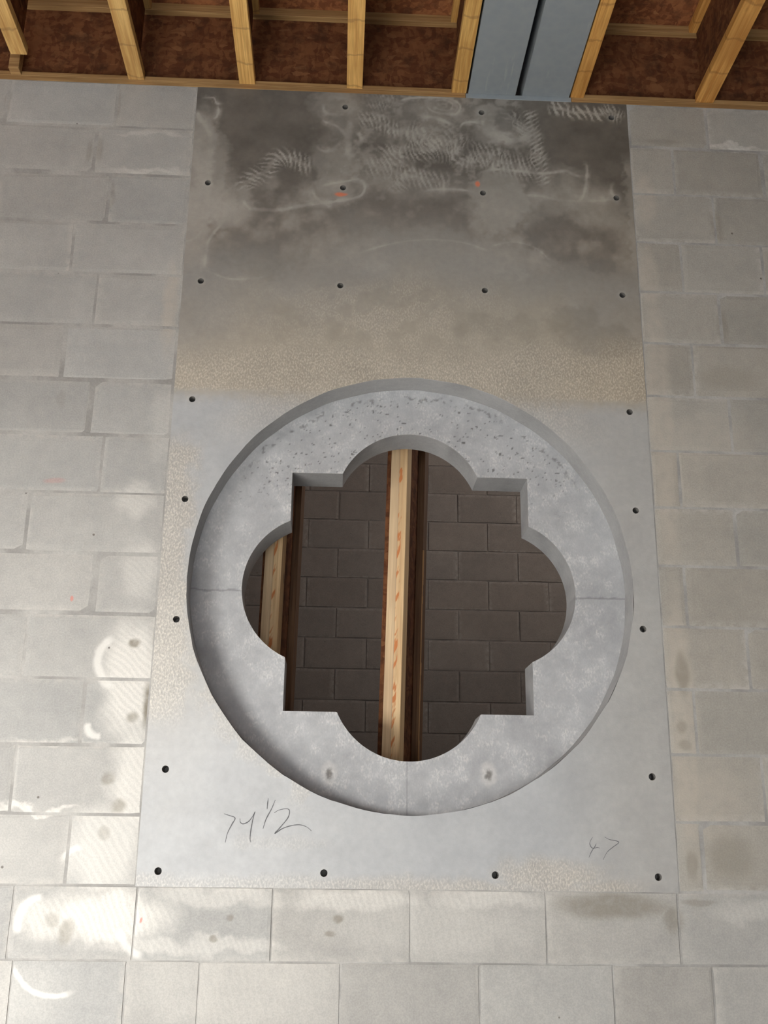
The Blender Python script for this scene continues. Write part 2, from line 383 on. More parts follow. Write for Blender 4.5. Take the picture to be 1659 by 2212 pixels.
for k in range(14, 18):
    z1 = 112 - 8 * k; z0 = z1 - 8
    j = list(FULL.get(k, [-56 + 16 * n + (8 if k % 2 else 0) for n in range(8)]))
    while j[0] > -88: j.insert(0, j[0] - 16)
    while j[-1] < 88: j.append(j[-1] + 16)
    for a, b in zip(j[:-1], j[1:]):
        sd += 1; f_ = .35 * min(1, max(0, (a + 40) / 80)); c = tuple(CL[i] * (1 - f_) + CRt[i] * f_ for i in range(3)); add_block(wall, a, b, z0, z1, -.06, c, M_BLOCK, seed=sd, gap=.12, proud=.025)

# ------------------------------------------------------------------ cast panel with round recess and quatrefoil
panel = empty('quatrefoil_panel', P(0, 0, 0), 'grey cast concrete wall panel with round recess and quatrefoil opening', 'panel')
panel.location = P(0, 0, 0)
PO = P(0, 0, 0)
SQ, LR, LO = 16.0, 10.0, 12.0

def in_quat(x, z):
    a = (np.abs(x) < SQ) & (np.abs(z) < SQ)
    for cx, cz in ((LO, 0), (-LO, 0), (0, LO), (0, -LO)): a = a | ((x - cx) ** 2 + (z - cz) ** 2 < LR * LR)
    return a

def quat_r(th):
    c, s = np.cos(th), np.sin(th)
    rr = SQ / np.maximum(np.abs(c), np.abs(s))
    for cx, cz in ((LO, 0), (-LO, 0), (0, LO), (0, -LO)):
        b = c * cx + s * cz; disc = b * b - (cx * cx + cz * cz - LR * LR)
        t = np.where(disc > 0, b + np.sqrt(np.maximum(disc, 0)), 0); rr = np.maximum(rr, t)
    return rr
_th = list(np.linspace(0, 2 * math.pi, 361)[:-1])
ch = math.sqrt(LR * LR - (SQ - LO) ** 2)
for a in (math.atan2(ch, SQ), math.atan2(SQ, ch)):
    for q in range(4): _th += [q * math.pi / 2 + a]
TH = np.array(sorted(set(round(x, 5) for x in _th)))
QR = quat_r(TH); QX = QR * np.cos(TH); QZ = QR * np.sin(TH)

# rubbing and grinding marks on the panel, inches: (points, half width, strength, comb pitch); soft patches: (centre, rx, rz, strength)
STROKES = [([(-24.22, 93.76), (-24.14, 95.1), (-23.06, 96.32), (-21.38, 97.41), (-20.57, 98.8), (-19.74, 99.69), (-18.3, 99.92), (-16.97, 99.47), (-15.93, 98.84), (-14.31, 98.23)], 1.0, 0.55, 0.55),
([(-24.6, 92.91), (-23.38, 91.31), (-20.66, 91.01), (-18.24, 91.28), (-15.69, 91.97), (-13.7, 92.38), (-11.12, 92.82), (-8.85, 93.5)], 1.0, 0.5, 0),
([(-14.36, 95.19), (-14.4, 94.18), (-13.72, 93.05), (-12.54, 92.26), (-11.37, 91.32)], 1.0, 0.5, 0),
([(-13.63, 94.89), (-12.49, 95.61), (-9.9, 96.22), (-7.88, 96.65), (-7.14, 96.01), (-7.12, 94.66), (-8.11, 93.62), (-10.55, 93.01), (-12.26, 92.44)], 0.8, 0.45, 0),
([(-31.52, 109.56), (-29.62, 109.74), (-29.12, 108.79), (-27.94, 108.67)], 0.6, 0.6, 0),
([(-28.96, 108.62), (-28.75, 107.58), (-28.97, 106.34), (-29.83, 105.95)], 0.7, 0.55, 0),
([(-32.14, 107.77), (-31.45, 106.22), (-30.65, 105.04), (-29.66, 103.18), (-29.57, 101.81)], 1.2, 0.5, 0),
([(-13.34, 109.73), (-13.3, 108.32), (-12.39, 107.66), (-10.16, 107.41)], 1.0, 0.55, 0),
([(-13.55, 106.9), (-12.94, 106.22), (-11.3, 105.6), (-10.24, 104.43), (-10.07, 103.22)], 0.8, 0.5, 0),
([(-14.29, 102.34), (-13.68, 101.5), (-12.51, 101.21), (-11.07, 102.31), (-10.52, 103.55)], 0.9, 0.65, 0),
([(-9.57, 107.09), (-9.38, 105.34), (-9.63, 103.59), (-9.59, 101.86), (-9.99, 100.13)], 1.6, 0.5, 0),
([(-8.64, 105.38), (-7.88, 104.02), (-7.41, 102.65)], 1.2, 0.45, 0),
([(-8.67, 106.95), (-6.3, 106.89), (-4.51, 106.27), (-3.02, 105.46), (-1.54, 105.01)], 0.9, 0.6, 0.5),
([(-6.32, 107.94), (-4.98, 107.66), (-3.04, 107.57)], 1.0, 0.35, 0),
([(-1.69, 106.05), (-0.35, 105.06), (1.13, 104.61), (2.17, 103.61), (3.94, 103.87)], 1.2, 0.45, 0.6),
([(-1.82, 103.08), (-0.78, 102.26), (0.99, 102.0), (3.2, 102.45), (5.12, 102.01), (6.44, 101.56), (7.63, 102.13)], 1.3, 0.6, 0.45),
([(-5.32, 100.68), (-4.15, 101.08), (-2.39, 101.16), (-1.22, 102.07)], 1.2, 0.5, 0.5),
([(-7.34, 99.05), (-5.3, 98.8), (-3.25, 98.55), (-2.22, 97.92), (-0.32, 97.49), (1.73, 97.07), (3.92, 96.83), (5.52, 96.05)], 1.1, 0.45, 0.55),
([(-3.52, 96.5), (-2.64, 96.04), (-0.46, 96.64)], 0.9, 0.35, 0.4),
([(1.15, 95.02), (3.18, 95.45), (6.1, 95.57), (8.44, 95.34), (9.59, 94.38)], 0.7, 0.4, 0),
([(-2.47, 110.08), (-1.28, 110.85), (0.97, 111.23), (3.97, 111.37), (6.22, 110.86), (6.96, 109.82), (6.2, 108.54), (4.41, 108.54), (2.76, 108.91), (1.57, 110.1)], 0.7, 0.5, 0),
([(2.92, 110.7), (4.57, 110.96), (5.77, 110.3), (5.31, 109.21), (3.66, 109.31), (2.77, 110.15)], 0.5, 0.45, 0),
([(3.67, 110.2), (4.72, 110.25), (4.86, 109.72), (3.81, 109.67)], 0.4, 0.4, 0),
([(-7.26, 110.74), (-5.47, 110.65), (-3.67, 110.38), (-2.77, 109.71)], 1.4, 0.35, 0.4),
([(0.68, 107.75), (2.91, 107.85), (4.55, 107.23), (6.19, 106.42)], 1.2, 0.45, 0),
([(6.63, 105.74), (7.39, 107.01), (8.88, 107.25), (10.06, 106.96)], 0.7, 0.5, 0),
([(3.94, 103.69), (5.72, 103.6), (6.75, 102.61), (7.63, 101.96)], 1.6, 0.45, 0.5),
([(7.63, 101.61), (8.5, 100.62), (9.38, 99.97)], 1.4, 0.5, 0.45),
([(7.42, 102.06), (9.39, 101.77), (11.52, 101.48), (12.82, 100.58), (15.76, 99.76), (18.7, 99.32)], 1.4, 0.5, 0.5),
([(10.29, 106.85), (10.93, 105.51), (12.74, 104.82), (14.72, 104.33), (16.56, 105.0), (17.59, 106.02)], 1.7, 0.85, 0),
([(10.81, 108.45), (10.3, 107.24), (10.61, 105.89)], 1.4, 0.7, 0),
([(14.75, 105.69), (16.6, 106.56), (17.12, 107.17)], 1.4, 0.55, 0.4),
([(13.3, 107.58), (14.48, 108.42), (15.3, 107.67), (16.29, 107.33)], 0.8, 0.5, 0.45),
([(17.37, 110.14), (17.47, 107.78), (17.9, 105.45), (18.32, 102.75), (18.73, 100.08), (18.9, 97.81), (18.6, 96.28)], 0.7, 0.55, 0.5),
([(16.49, 102.67), (17.8, 101.96), (18.56, 100.07)], 1.2, 0.4, 0.5),
([(19.74, 110.76), (21.24, 110.33), (22.41, 110.19), (23.9, 109.66), (25.76, 109.85), (27.43, 109.53), (29.11, 109.52)], 0.8, 0.8, 0.75),
([(27.8, 110.25), (29.65, 110.04), (30.78, 109.2), (31.59, 108.64)], 0.8, 0.7, 0.4),
([(9.51, 98.53), (12.13, 99.22), (15.41, 99.08), (18.69, 98.84), (20.83, 99.13), (22.33, 99.48), (23.62, 98.77), (25.08, 98.46)], 0.9, 0.5, 0),
([(24.68, 100.54), (25.43, 100.57), (25.43, 98.85), (25.08, 96.56), (24.6, 95.04), (23.58, 94.06)], 0.7, 0.75, 0),
([(22.57, 97.4), (22.83, 95.71), (23.63, 95.18), (24.46, 95.41)], 1.2, 0.45, 0),
([(29.68, 98.09), (28.97, 97.11), (29.06, 95.79), (30.01, 95.08)], 0.8, 0.5, 0),
([(26.74, 95.13), (27.55, 94.98), (27.81, 93.68)], 1.2, 0.4, 0),
([(15.96, 95.04), (18.56, 94.97), (21.8, 94.36), (26.71, 94.57), (29.18, 94.86)], 0.8, 0.35, 0),
([(-7.77, 84.49), (-3.77, 86.02), (1.08, 87.04), (6.36, 86.98), (10.0, 85.88), (10.8, 85.22)], 0.5, 0.45, 0),
([(10.82, 86.37), (14.51, 87.22), (17.75, 86.19), (19.72, 84.2)], 0.5, 0.35, 0),
([(-29.11, 80.94), (-28.97, 85.01), (-27.92, 87.34), (-26.8, 88.77)], 0.8, 0.35, 0),
([(-33.36, 85.29), (-31.01, 85.84), (-29.54, 87.73)], 0.6, 0.3, 0),
([(-29.52, 81.15), (-25.1, 79.75), (-20.0, 80.4)], 0.6, 0.3, 0)]
BLOBS = [((-30.51, 100.57), 2.2, 9, 0.55),
((-29.17, 97.57), 3, 9, 0.5),
((-28.96, 91.73), 6, 4, 0.5),
((-26.45, 90.19), 4, 3, 0.55),
((-30.32, 90.85), 4, 5, 0.5),
((-12.31, 94.27), 5, 3, 0.45),
((-11.6, 100.05), 3.5, 7, 0.35),
((-11.54, 108.76), 4.5, 4.5, 0.4),
((-4.23, 107.34), 10, 5, 0.18),
((2.46, 106.25), 7, 5, 0.2),
((4.71, 109.89), 6, 3.6, 0.25),
((-8.48, 97.64), 7, 5, 0.25),
((0.27, 96.16), 10, 3, 0.2),
((11.45, 106.91), 3.5, 4, 0.55),
((14.58, 105.29), 5, 2.5, 0.5),
((13.79, 107.41), 2, 2.2, -0.5),
((12.51, 93.77), 5.5, 6, 0.62),
((20.75, 96.75), 3.5, 5, 0.3),
((23.69, 96.69), 2.6, 4, 0.35),
((19.47, 92.95), 10, 4, 0.3),
((27.15, 93.65), 4, 4, 0.35),
((-12.72, 103.62), 2.6, 2.4, -0.35),
((-4.18, 103.15), 5.5, 2.4, -0.3),
((0.99, 100.28), 8, 2, -0.35),
((8.55, 104.43), 2.5, 3.5, -0.3),
((-2.0, 106.92), 3.5, 2, -0.25),
((-11.32, 106.3), 2, 1.5, -0.3),
((-18.41, 95.52), 8, 5, -0.1),
((-30.38, 107.85), 2, 2, -0.3),
((24.72, 105.18), 9, 9, -0.25),
((-23.22, 105.56), 13, 6, -0.2),
((30.76, 96.81), 3, 3, -0.2),
((20.67, 87.93), 5, 4, -0.6),
((27.12, 85.41), 2.5, 4, -0.5),
((-21.4, 84.86), 9, 5, -0.25),
((-25.99, 81.51), 6, 2, -0.12),
((1.49, 84.4), 16, 5, 0.25),
((14.87, 85.39), 8, 4, 0.2),
((22.21, 75.3), 5, 2.6, -0.35),
((26.45, 71.94), 7, 3, -0.32),
((12.58, 73.63), 8, 2.4, -0.22),
((-15.75, 72.62), 6, 3, -0.12)]
PENCIL_A = [[(-22.21, 8.25), (-21.65, 8.08), (-20.88, 7.78), (-21.23, 7.01), (-21.68, 6.02), (-21.88, 4.98)], [(-20.29, 7.72), (-20.22, 7.3), (-19.86, 7.13), (-19.29, 7.38), (-18.88, 7.88), (-18.54, 8.55)], [(-18.54, 8.55), (-18.76, 7.67), (-18.95, 6.27), (-18.98, 5.43), (-18.87, 5.05)], [(-17.04, 10.09), (-17.1, 9.45), (-17.13, 8.82)], [(-16.2, 9.92), (-16.6, 8.89), (-17.2, 7.69), (-17.51, 6.6)], [(-16.25, 8.44), (-15.71, 8.76), (-14.84, 8.92), (-14.46, 8.71), (-14.59, 7.93), (-15.35, 6.94), (-16.11, 6.06), (-15.33, 6.59), (-14.33, 6.96), (-13.24, 7.11), (-12.36, 6.88), (-11.76, 6.43)]]
PENCIL_B = [[(21.89, 6.13), (21.56, 5.55), (21.61, 5.15), (21.88, 4.88), (22.45, 4.98), (22.73, 4.89)], [(22.33, 5.42), (22.13, 5.06), (21.72, 4.52), (21.36, 3.81)], [(23.36, 6.2), (23.92, 5.91), (24.62, 5.79), (25.06, 5.57), (24.34, 5.05), (23.6, 4.46), (23.04, 3.56)]]

TIES = [(x, z) for z in (1.7, 13.3, 31.6, 47.45, 61.5, 79.3, 95.15, 109.0) for x in (-29.5, -10.15, 10.1, 29.6) if not (abs(x) < 20 and 10 < z < 70)]
TIES.remove((-29.5, 109.0))
TIE_R = .43

def paint(X, Z):
    """base colour (linear) and sand-exposure amount of the cast concrete at panel coordinates, inches"""
    n = X.size
    f1 = fbm(X * .12, Z * .12, 1); f2 = fbm(X * .45, Z * .45, 20); f3 = fbm(X * 1.6, Z * 1.6, 40, 3)
    wob = (f1 - .5) * 10 + (f2 - .5) * 5
    low = np.array([.425, .432, .437]); mid = np.array([.40, .362, .300]); dark = np.array([.150, .135, .118]); haze = np.array([.47, .445, .402])
    # upper limit of the sanded middle zone / lower edge of the damp dark cap
    tmid = sstep(60.5, 64, Z + (f3 - .5) * 1.2); tdark = sstep(80.5, 90, Z + wob * .8 - 2.2 * np.cos(X / 9.0))
    col = low[None] * (1 - tmid[:, None]) + mid[None] * tmid[:, None]
    midgrey = np.array([.30, .285, .262])
    up = sstep(70, 84, Z + wob)[:, None]; col = col * (1 - up * tmid[:, None]) + (midgrey[None]) * up * tmid[:, None]
    side = np.maximum(sstep(-20, -30, X + wob * .5), sstep(17, 28, X + wob * .5)) * sstep(66, 74, Z + wob * .5) * (1 - tdark)
    col = col * (1 - .45 * side[:, None]) + np.array([.285, .282, .283])[None] * .45 * side[:, None]
    dk = dark[None] * (1 + .35 * (f2 - .5)[:, None]) * (1 + .55 * sstep(100, 86, Z))[:, None]
    col = col * (1 - tdark[:, None]) + dk * tdark[:, None]
    # haze laid down by rubbing and grinding
    hz = np.zeros(n)
    strip = sstep(-28.2, -29.6, X + (f3 - .5) * 1.2) * sstep(110, 104, Z) * sstep(78, 86, Z); hz = np.maximum(hz, .62 * strip)
    strip2 = sstep(30.6, 31.6, X + (f3 - .5) * 1.6) * sstep(104, 100, Z) * sstep(80, 86, Z); hz = np.maximum(hz, .5 * strip2)
    mess = sstep(-14, -11, X) * sstep(17, 15, X) * sstep(94, 98, Z) * sstep(.44, .66, f2 * .55 + f3 * .45); hz = np.maximum(hz, .42 * mess)
    mess2 = sstep(80, 86, Z) * sstep(100, 94, Z) * sstep(.46, .72, f1 * .5 + f2 * .5); hz = np.maximum(hz, .4 * mess2)
    neg = np.zeros(n)
    for (c, rx, ry, st) in BLOBS:
        w = max(rx, ry) * 1.5; m = (np.abs(X - c[0]) < w) & (np.abs(Z - c[1]) < w)
        if not m.any(): continue
        d = np.hypot((X[m] - c[0]) / rx, (Z[m] - c[1]) / ry) + (f2[m] - .5) * .9 + (f3[m] - .5) * .35
        v = sstep(1.0, .6, d) * abs(st)
        if st > 0: hz[m] = 1 - (1 - hz[m]) * (1 - v * .92)
        else: neg[m] = np.maximum(neg[m], v)
    hz *= (1 - neg * .9)
    for (pts, hw, st, per) in STROKES:
        pts = np.array(pts); 
        # resample smoothly (Catmull-Rom)
        q = np.vstack([2 * pts[0] - pts[1], pts, 2 * pts[-1] - pts[-2]]); out = []
        for i in range(1, len(q) - 2):
            for t in np.linspace(0, 1, 7)[:-1]:
                out.append(.5 * (2 * q[i] + (q[i + 1] - q[i - 1]) * t + (2 * q[i - 1] - 5 * q[i] + 4 * q[i + 1] - q[i + 2]) * t * t + (3 * q[i] - q[i - 1] - 3 * q[i + 1] + q[i + 2]) * t ** 3))
        out.append(q[-2]); pl = np.array(out)
        m = (X > pl[:, 0].min() - 3) & (X < pl[:, 0].max() + 3) & (Z > pl[:, 1].min() - 3) & (Z < pl[:, 1].max() + 3)
        if not m.any(): continue
        x = X[m]; z = Z[m]; best = np.full(x.size, 1e9); sb = np.zeros(x.size); sg = np.zeros(x.size); s0 = 0
        for i in range(len(pl) - 1):
            d = pl[i + 1] - pl[i]; L = float(np.hypot(*d)) + 1e-9
            t = np.clip(((x - pl[i, 0]) * d[0] + (z - pl[i, 1]) * d[1]) / (L * L), 0, 1)
            ex = x - pl[i, 0] - t * d[0]; ez = z - pl[i, 1] - t * d[1]; dd = np.hypot(ex, ez); b = dd < best
            best[b] = dd[b]; sb[b] = s0 + t[b] * L; sg[b] = np.sign(d[0] * ez[b] - d[1] * ex[b]); s0 += L
        fade = sstep(0, 1.2, sb) * sstep(s0, s0 - 1.2, sb)
        core = np.maximum(sstep(hw * (.5 + .7 * (f3[m] - .5)), hw * .05, best), .45 * sstep(hw * 1.1, hw * .3, best) * sstep(.35, .7, f3[m] * .6 + f2[m] * .4))
        if per:
            sd_ = best * sg; comb = .5 + .5 * np.sin(2 * math.pi * (sb + .55 * sd_ + .5 * (f3[m] - .5)) / (per * 1.45))
            v = np.maximum(sstep(hw * .6, 0, best) * .45, sstep(hw * 2.1, hw * .6, best) * sstep(.45, .75, comb) * (.5 + .5 * sstep(.3, .6, f3[m])))
        else: v = core * (.55 + .8 * sstep(.3, .7, f2[m]))
        v = v * st * 1.6 * fade * (.72 + .55 * f2[m])
        hz[m] = 1 - (1 - hz[m]) * (1 - np.clip(v, 0, 1))
    hz = np.clip(hz, 0, 1)
    col = col * (1 - hz[:, None] * .78) + haze[None] * hz[:, None] * .78
    col *= (1 - .42 * neg * (1 - tdark * .45))[:, None]
    # dark bare margin immediately under the timber
    # sand exposure
    sp = np.zeros(n)
    core = np.exp(-((X + 4) / 17) ** 2) * sstep(66, 70, Z) * sstep(83, 76, Z + wob * .6)
    band = sstep(62.6, 63.4, Z + (f3 - .5) * .6) * sstep(71.5, 67, Z + wob * .45 - np.where(X > 10, (X - 10) * .12, 0))
    sp = np.maximum(core * .6 * sstep(.38, .58, f2), band * .85)
    rimt = sstep(HOLE_R + 7.5, HOLE_R + 1, np.hypot(X - CX, Z - CZ)) * sstep(54, 62, Z + wob * .3); sp = np.maximum(sp, rimt * .7)
    lefts = sstep(-26.5, -29.5, X + (f2 - .5) * 5) * sstep(17, 22, Z + wob * .4) * sstep(58, 54, Z + wob * .4); sp = np.maximum(sp, lefts * .95)
    leftl = sstep(HOLE_R + 3.5, HOLE_R + .5, np.hypot(X - CX, Z - CZ)) * sstep(0, -12, X) * sstep(40, 25, Z) * sstep(.45, .6, f2); sp = np.maximum(sp, leftl * .6)
    bot = sstep(1.9, .6, Z + (f2 - .5) * 1.6) * sstep(30, 24, X); sp = np.maximum(sp, bot * .75)
    br = sstep(1.1, .4, np.hypot((X - 16) / 9, (Z - 1.6) / 2.6) + (f2 - .5) * .7); sp = np.maximum(sp, br * .9)
    tl = sstep(1.1, .4, np.hypot((X + 16) / 7, (Z - 5) / 1.0) + (f2 - .5) * .9); sp = np.maximum(sp, tl * .35)
    sp *= 1 - .85 * neg
    warm = np.array([.43, .385, .32]); k = np.clip(sp, 0, 1)[:, None] * .55; col = col * (1 - k) + warm[None] * k
    # pale wash near the left edge, broader lightening at the lower left, violet-grey patches on the right
    pl_ = sstep(1.2, .2, np.hypot((X + 30) / 9, (Z - 22) / 18) + (f2 - .5) * .5) * .4; col = col * (1 - pl_[:, None]) + np.array([.60, .575, .53])[None] * pl_[:, None]
    pl2 = sstep(1.25, .3, np.hypot((X + 24) / 22, (Z - 6) / 17) + (f2 - .5) * .5) * .55; col = col * (1 - pl2[:, None]) + np.array([.565, .57, .57])[None] * pl2[:, None]
    pr = sstep(.5, .7, f1 * .6 + f2 * .4) * sstep(24, 30, X) * sstep(62, 55, Z) * .3; col = col * (1 - pr[:, None]) + np.array([.26, .255, .262])[None] * pr[:, None]
    col *= (1 + .16 * (f1 - .5) + .14 * (f2 - .5))[:, None]
    rw = sstep(14, 30, X)[:, None]; col = col * (1 - rw) + col * np.array([.99, .955, .90])[None] * rw  # right side of the panel warmed in colour for the same bounce light
    # orange marking-spray dots beside two of the tie holes
    for ox, oz, rx, rz in ((-10.35, 94.0, 1.15, .38), (9.35, 96.6, .42, .5)):
        d = np.hypot((X - ox) / rx, (Z - oz) / rz) + (f3 - .5) * .8; v = sstep(1.1, .5, d) * .9
        col = col * (1 - v[:, None]) + np.array([.72, .22, .12])[None] * v[:, None]
    # slightly stained halo round each tie hole
    for tx, tz in TIES:
        d = np.hypot(X - tx, Z - tz); v = sstep(TIE_R + .5, TIE_R, d + (f3 - .5) * .3) * .18; col = col * (1 - v[:, None]) + np.array([.52, .50, .46])[None] * v[:, None]
    return col, np.clip(sp, 0, 1)

def paint_ring(X, Z):
    x = X - CX; z = Z - CZ; rr = np.hypot(x, z)
    f1 = fbm(X * .14 + 40, Z * .14, 5); f2 = fbm(X * .6, Z * .6, 60); f3 = fbm(X * 1.9, Z * 1.9, 80, 3)
    base = np.array([.41, .414, .422]); col = base[None] * (1 + .30 * (f1 - .5) + .30 * (f2 - .5))[:, None]
    dq = np.abs(rr - np.interp(np.arctan2(z, x) % (2 * math.pi), TH, QR))
    # pale chips and laitance, densest along the arrises and on the right and bottom
    fl = sstep(.60, .70, f3 * .7 + f2 * .3) * (.30 + .45 * sstep(1.2, .2, dq) + .35 * sstep(-8, -20, z) + .25 * sstep(0, 18, x)); fl = np.clip(fl * .17, 0, .3)
    col = col * (1 - fl[:, None]) + np.array([.66, .65, .62])[None] * fl[:, None]
    # air holes along the top
    pit = sstep(.775, .83, fbm(X * 2.9 + 7, Z * 3.4 + 3, 120, 2)) * sstep(8, 17, z) * sstep(27.5, 26.5, rr) * .8
    line = sstep(.5, .15, np.abs(rr - 27.3 + (f2 - .5) * 1.5)) * sstep(12, 20, z) * sstep(.56, .68, f3) * .55
    pit = np.clip(np.maximum(pit, line), 0, 1); col = col * (1 - pit[:, None]) + np.array([.07, .068, .065])[None] * pit[:, None]
    # faint casting joints
    jt = np.maximum(sstep(.16, .05, np.abs(z + .6 + (f2 - .5) * .6)) * .35, sstep(.12, .04, np.abs(x + .2)) * (z < 0) * .25); col *= (1 - jt)[:, None]
    # two broken fixings below the opening
    for ox, oz in ((-9.9, -23.6), (10.0, -23.4)):
        d = np.hypot((x - ox) / .55, (z - oz) / .8) + (f3 - .5) * .9; v = sstep(1.1, .5, d) * .8; hal = sstep(2.4, 1.2, d) * .45
        col = col * (1 - hal[:, None]) + np.array([.62, .60, .57])[None] * hal[:, None]; col = col * (1 - v[:, None]) + np.array([.13, .12, .11])[None] * v[:, None]
    return col, np.clip(.12 + sstep(.45, .7, f2 * .6 + f3 * .4) * .5 + .3 * sstep(1.0, .2, dq), 0, 1)

def grid_mesh(name, x0, x1, z0, z1, h, keep, snap, y, painter, extra=None):
    nx = int(round((x1 - x0) / h)); nz = int(round((z1 - z0) / h))
    xs = np.linspace(x0, x1, nx + 1); zs = np.linspace(z0, z1, nz + 1)
    cx, cz = np.meshgrid((xs[:-1] + xs[1:]) / 2, (zs[:-1] + zs[1:]) / 2, indexing='ij'); kp = keep(cx, cz)
    vx, vz = np.meshgrid(xs, zs, indexing='ij')
    cnt = np.zeros((nx + 1, nz + 1), int); tot = np.zeros_like(cnt)
    for a in (0, 1):
        for b in (0, 1):
            cnt[a:nx + a, b:nz + b] += kp; tot[a:nx + a, b:nz + b] += 1
    bd = (cnt > 0) & (cnt < tot)
    bx, bz = snap(vx[bd], vz[bd]); vx[bd] = bx; vz[bd] = bz
    idx = -np.ones(cnt.shape, int); use = cnt > 0; idx[use] = np.arange(use.sum())
    i, j = np.nonzero(kp)
    F = np.stack([idx[i, j], idx[i + 1, j], idx[i + 1, j + 1], idx[i, j + 1]], 1)
    X = vx[use]; Z = vz[use]; Y = np.full(X.size, float(y))
    C, S = painter(X, Z)
    faces = F.tolist(); V = [X, Y, Z]
    if extra:                      # (verts Nx3 inches, faces, colours) joined on
        ev, ef, ec = extra; n0 = X.size
        V = [np.concatenate([V[k], ev[:, k]]) for k in range(3)]; faces += [tuple(n0 + q for q in fc) for fc in ef]
        C = np.vstack([C, ec]); S = np.concatenate([S, np.full(len(ev), .15)])
    co = np.stack([V[0] * I, V[1] * I, V[2] * I], 1)
    me = bpy.data.meshes.new(name); me.from_pydata(co.tolist(), [], faces); me.update()
    a = me.attributes.new('paint', 'FLOAT_COLOR', 'POINT'); a.data.foreach_set('color', np.concatenate([np.clip(C, 0, 1), np.ones((len(C), 1))], 1).astype(np.float32).ravel())
    a = me.attributes.new('speck', 'FLOAT', 'POINT'); a.data.foreach_set('value', S.astype(np.float32))
    return me

TX = np.array([t[0] for t in TIES]); TZ = np.array([t[1] for t in TIES])
def keep_slab(x, z):
    k = np.hypot(x - CX, z - CZ) > HOLE_R
    for a, b in TIES: k &= np.hypot(x - a, z - b) > TIE_R
    return k
def edge_R(th): return HOLE_R + .05 * np.sin(th * 23) * np.sin(th * 7.3) + .09 * np.maximum(0, np.sin(th * 41 + 1.3) * np.sin(th * 13.7) - .55)
def snap_slab(x, z):
    x = x.copy(); z = z.copy(); d = np.hypot(x - CX, z - CZ); m = np.abs(d - HOLE_R) < .5
    th = np.arctan2(z - CZ, x - CX); R = edge_R(th)
    x[m] = CX + np.cos(th[m]) * R[m]; z[m] = CZ + np.sin(th[m]) * R[m]
    for a, b in TIES:
        d2 = np.hypot(x - a, z - b); q = (d2 < TIE_R + .35) & ~m; th2 = np.arctan2(z[q] - b, x[q] - a); x[q] = a + np.cos(th2) * TIE_R; z[q] = b + np.sin(th2) * TIE_R
    return x, z

H = .16
def rect_skirt(x0, x1, z0, z1, y0):
    """sides of a slab of full wall depth"""
    v = np.array([[x0, y0, z0], [x1, y0, z0], [x1, y0, z1], [x0, y0, z1], [x0, D2, z0], [x1, D2, z0], [x1, D2, z1], [x0, D2, z1]], float)
    f_ = [(2, 1, 5, 6), (0, 3, 7, 4)]
    if z0 == 0: f_.append((1, 0, 4, 5))
    if z1 > 111: f_.append((3, 2, 6, 7))
    return v, f_
GREY = np.array([.36, .36, .36])
# recess cylinder: belongs to the slab it is cut from
def recess(z_lo, z_hi, y0):
    th = np.linspace(0, 2 * math.pi, 721); vs = []; fs = []; cs = []
    R = edge_R(th)
    for k in range(720):
        zm = CZ + HOLE_R * math.sin((th[k] + th[k + 1]) / 2)
        if not (z_lo <= zm < z_hi): continue
        n0 = len(vs)
        for (t, rr) in ((th[k], R[k]), (th[k + 1], R[k + 1])):
            for y in (y0, y0 + .25, D1 - .3, D1 + .05):
                r_ = rr + (0 if y == y0 else .0); vs.append((CX + r_ * math.cos(t), y, CZ + r_ * math.sin(t)))
                g = vnoise(np.array([t * 9]), np.array([y * .9]), 77)[0]; e = .30 if y == y0 else 0
                cs.append(np.array([.36, .358, .355]) * (.85 + .3 * g) + e * np.array([.2, .19, .175]) * g * 1.6)
        fs += [(n0 + q, n0 + 4 + q, n0 + 5 + q, n0 + 1 + q) for q in range(3)]
    return np.array(vs), fs, np.array(cs)

slabs = []
for (z0, z1, y0) in ((0, 63.04, 0.0), (63.04, 93.44, -.015), (93.44, 111.5, .012)):
    ev, ef = rect_skirt(-32, 32, z0, z1, y0); ec = np.tile(GREY, (8, 1))
    if z0 < CZ + HOLE_R:
        rv, rf, rc = recess(z0 if z0 > 0 else -99, z1, y0)
        ef = ef + [tuple(8 + q for q in fc) for fc in rf]; ev = np.vstack([ev, rv]); ec = np.vstack([ec, rc])
    me = grid_mesh('slab', -32, 32, z0, z1, H, keep_slab, snap_slab, y0, paint, (ev, ef, ec))
    s = link('slab', me, M_PANEL, panel); slabs.append(s)
slabs[0]['label'] = 'smooth grey lower part of the panel around the recess'
slabs[1]['label'] = 'sand speckled middle part above the round recess'
slabs[2]['label'] = 'dark stained top part with pale grinding swirls'

# tie holes: a dark lining in each
th = np.linspace(0, 2 * math.pi, 15)[:-1]
def tie_mesh():
    vs = []; fs = []
    for rr, y in ((TIE_R + .02, -.0), (TIE_R, .15), (TIE_R * .86, 1.6)):
        vs += [(rr * I * math.cos(t), y * I, rr * I * math.sin(t)) for t in th]
    for k in range(2): fs += [(14 * k + i, 14 * k + 14 + i, 14 * k + 14 + (i + 1) % 14, 14 * k + (i + 1) % 14) for i in range(14)]
    fs.append(tuple(range(28, 42)))
    me = bpy.data.meshes.new('tie_hole'); me.from_pydata(vs, [], fs); me.update(); me.materials.append(M_HOLE); return me
tm = tie_mesh()
for x, z in TIES:
    s = slabs[0] if z < 63 else (slabs[1] if z < 93.4 else slabs[2])
    o = bpy.data.objects.new('tie_hole', tm); COL.objects.link(o); o.parent = s; o.location = Vector((x, .03, z)) * I

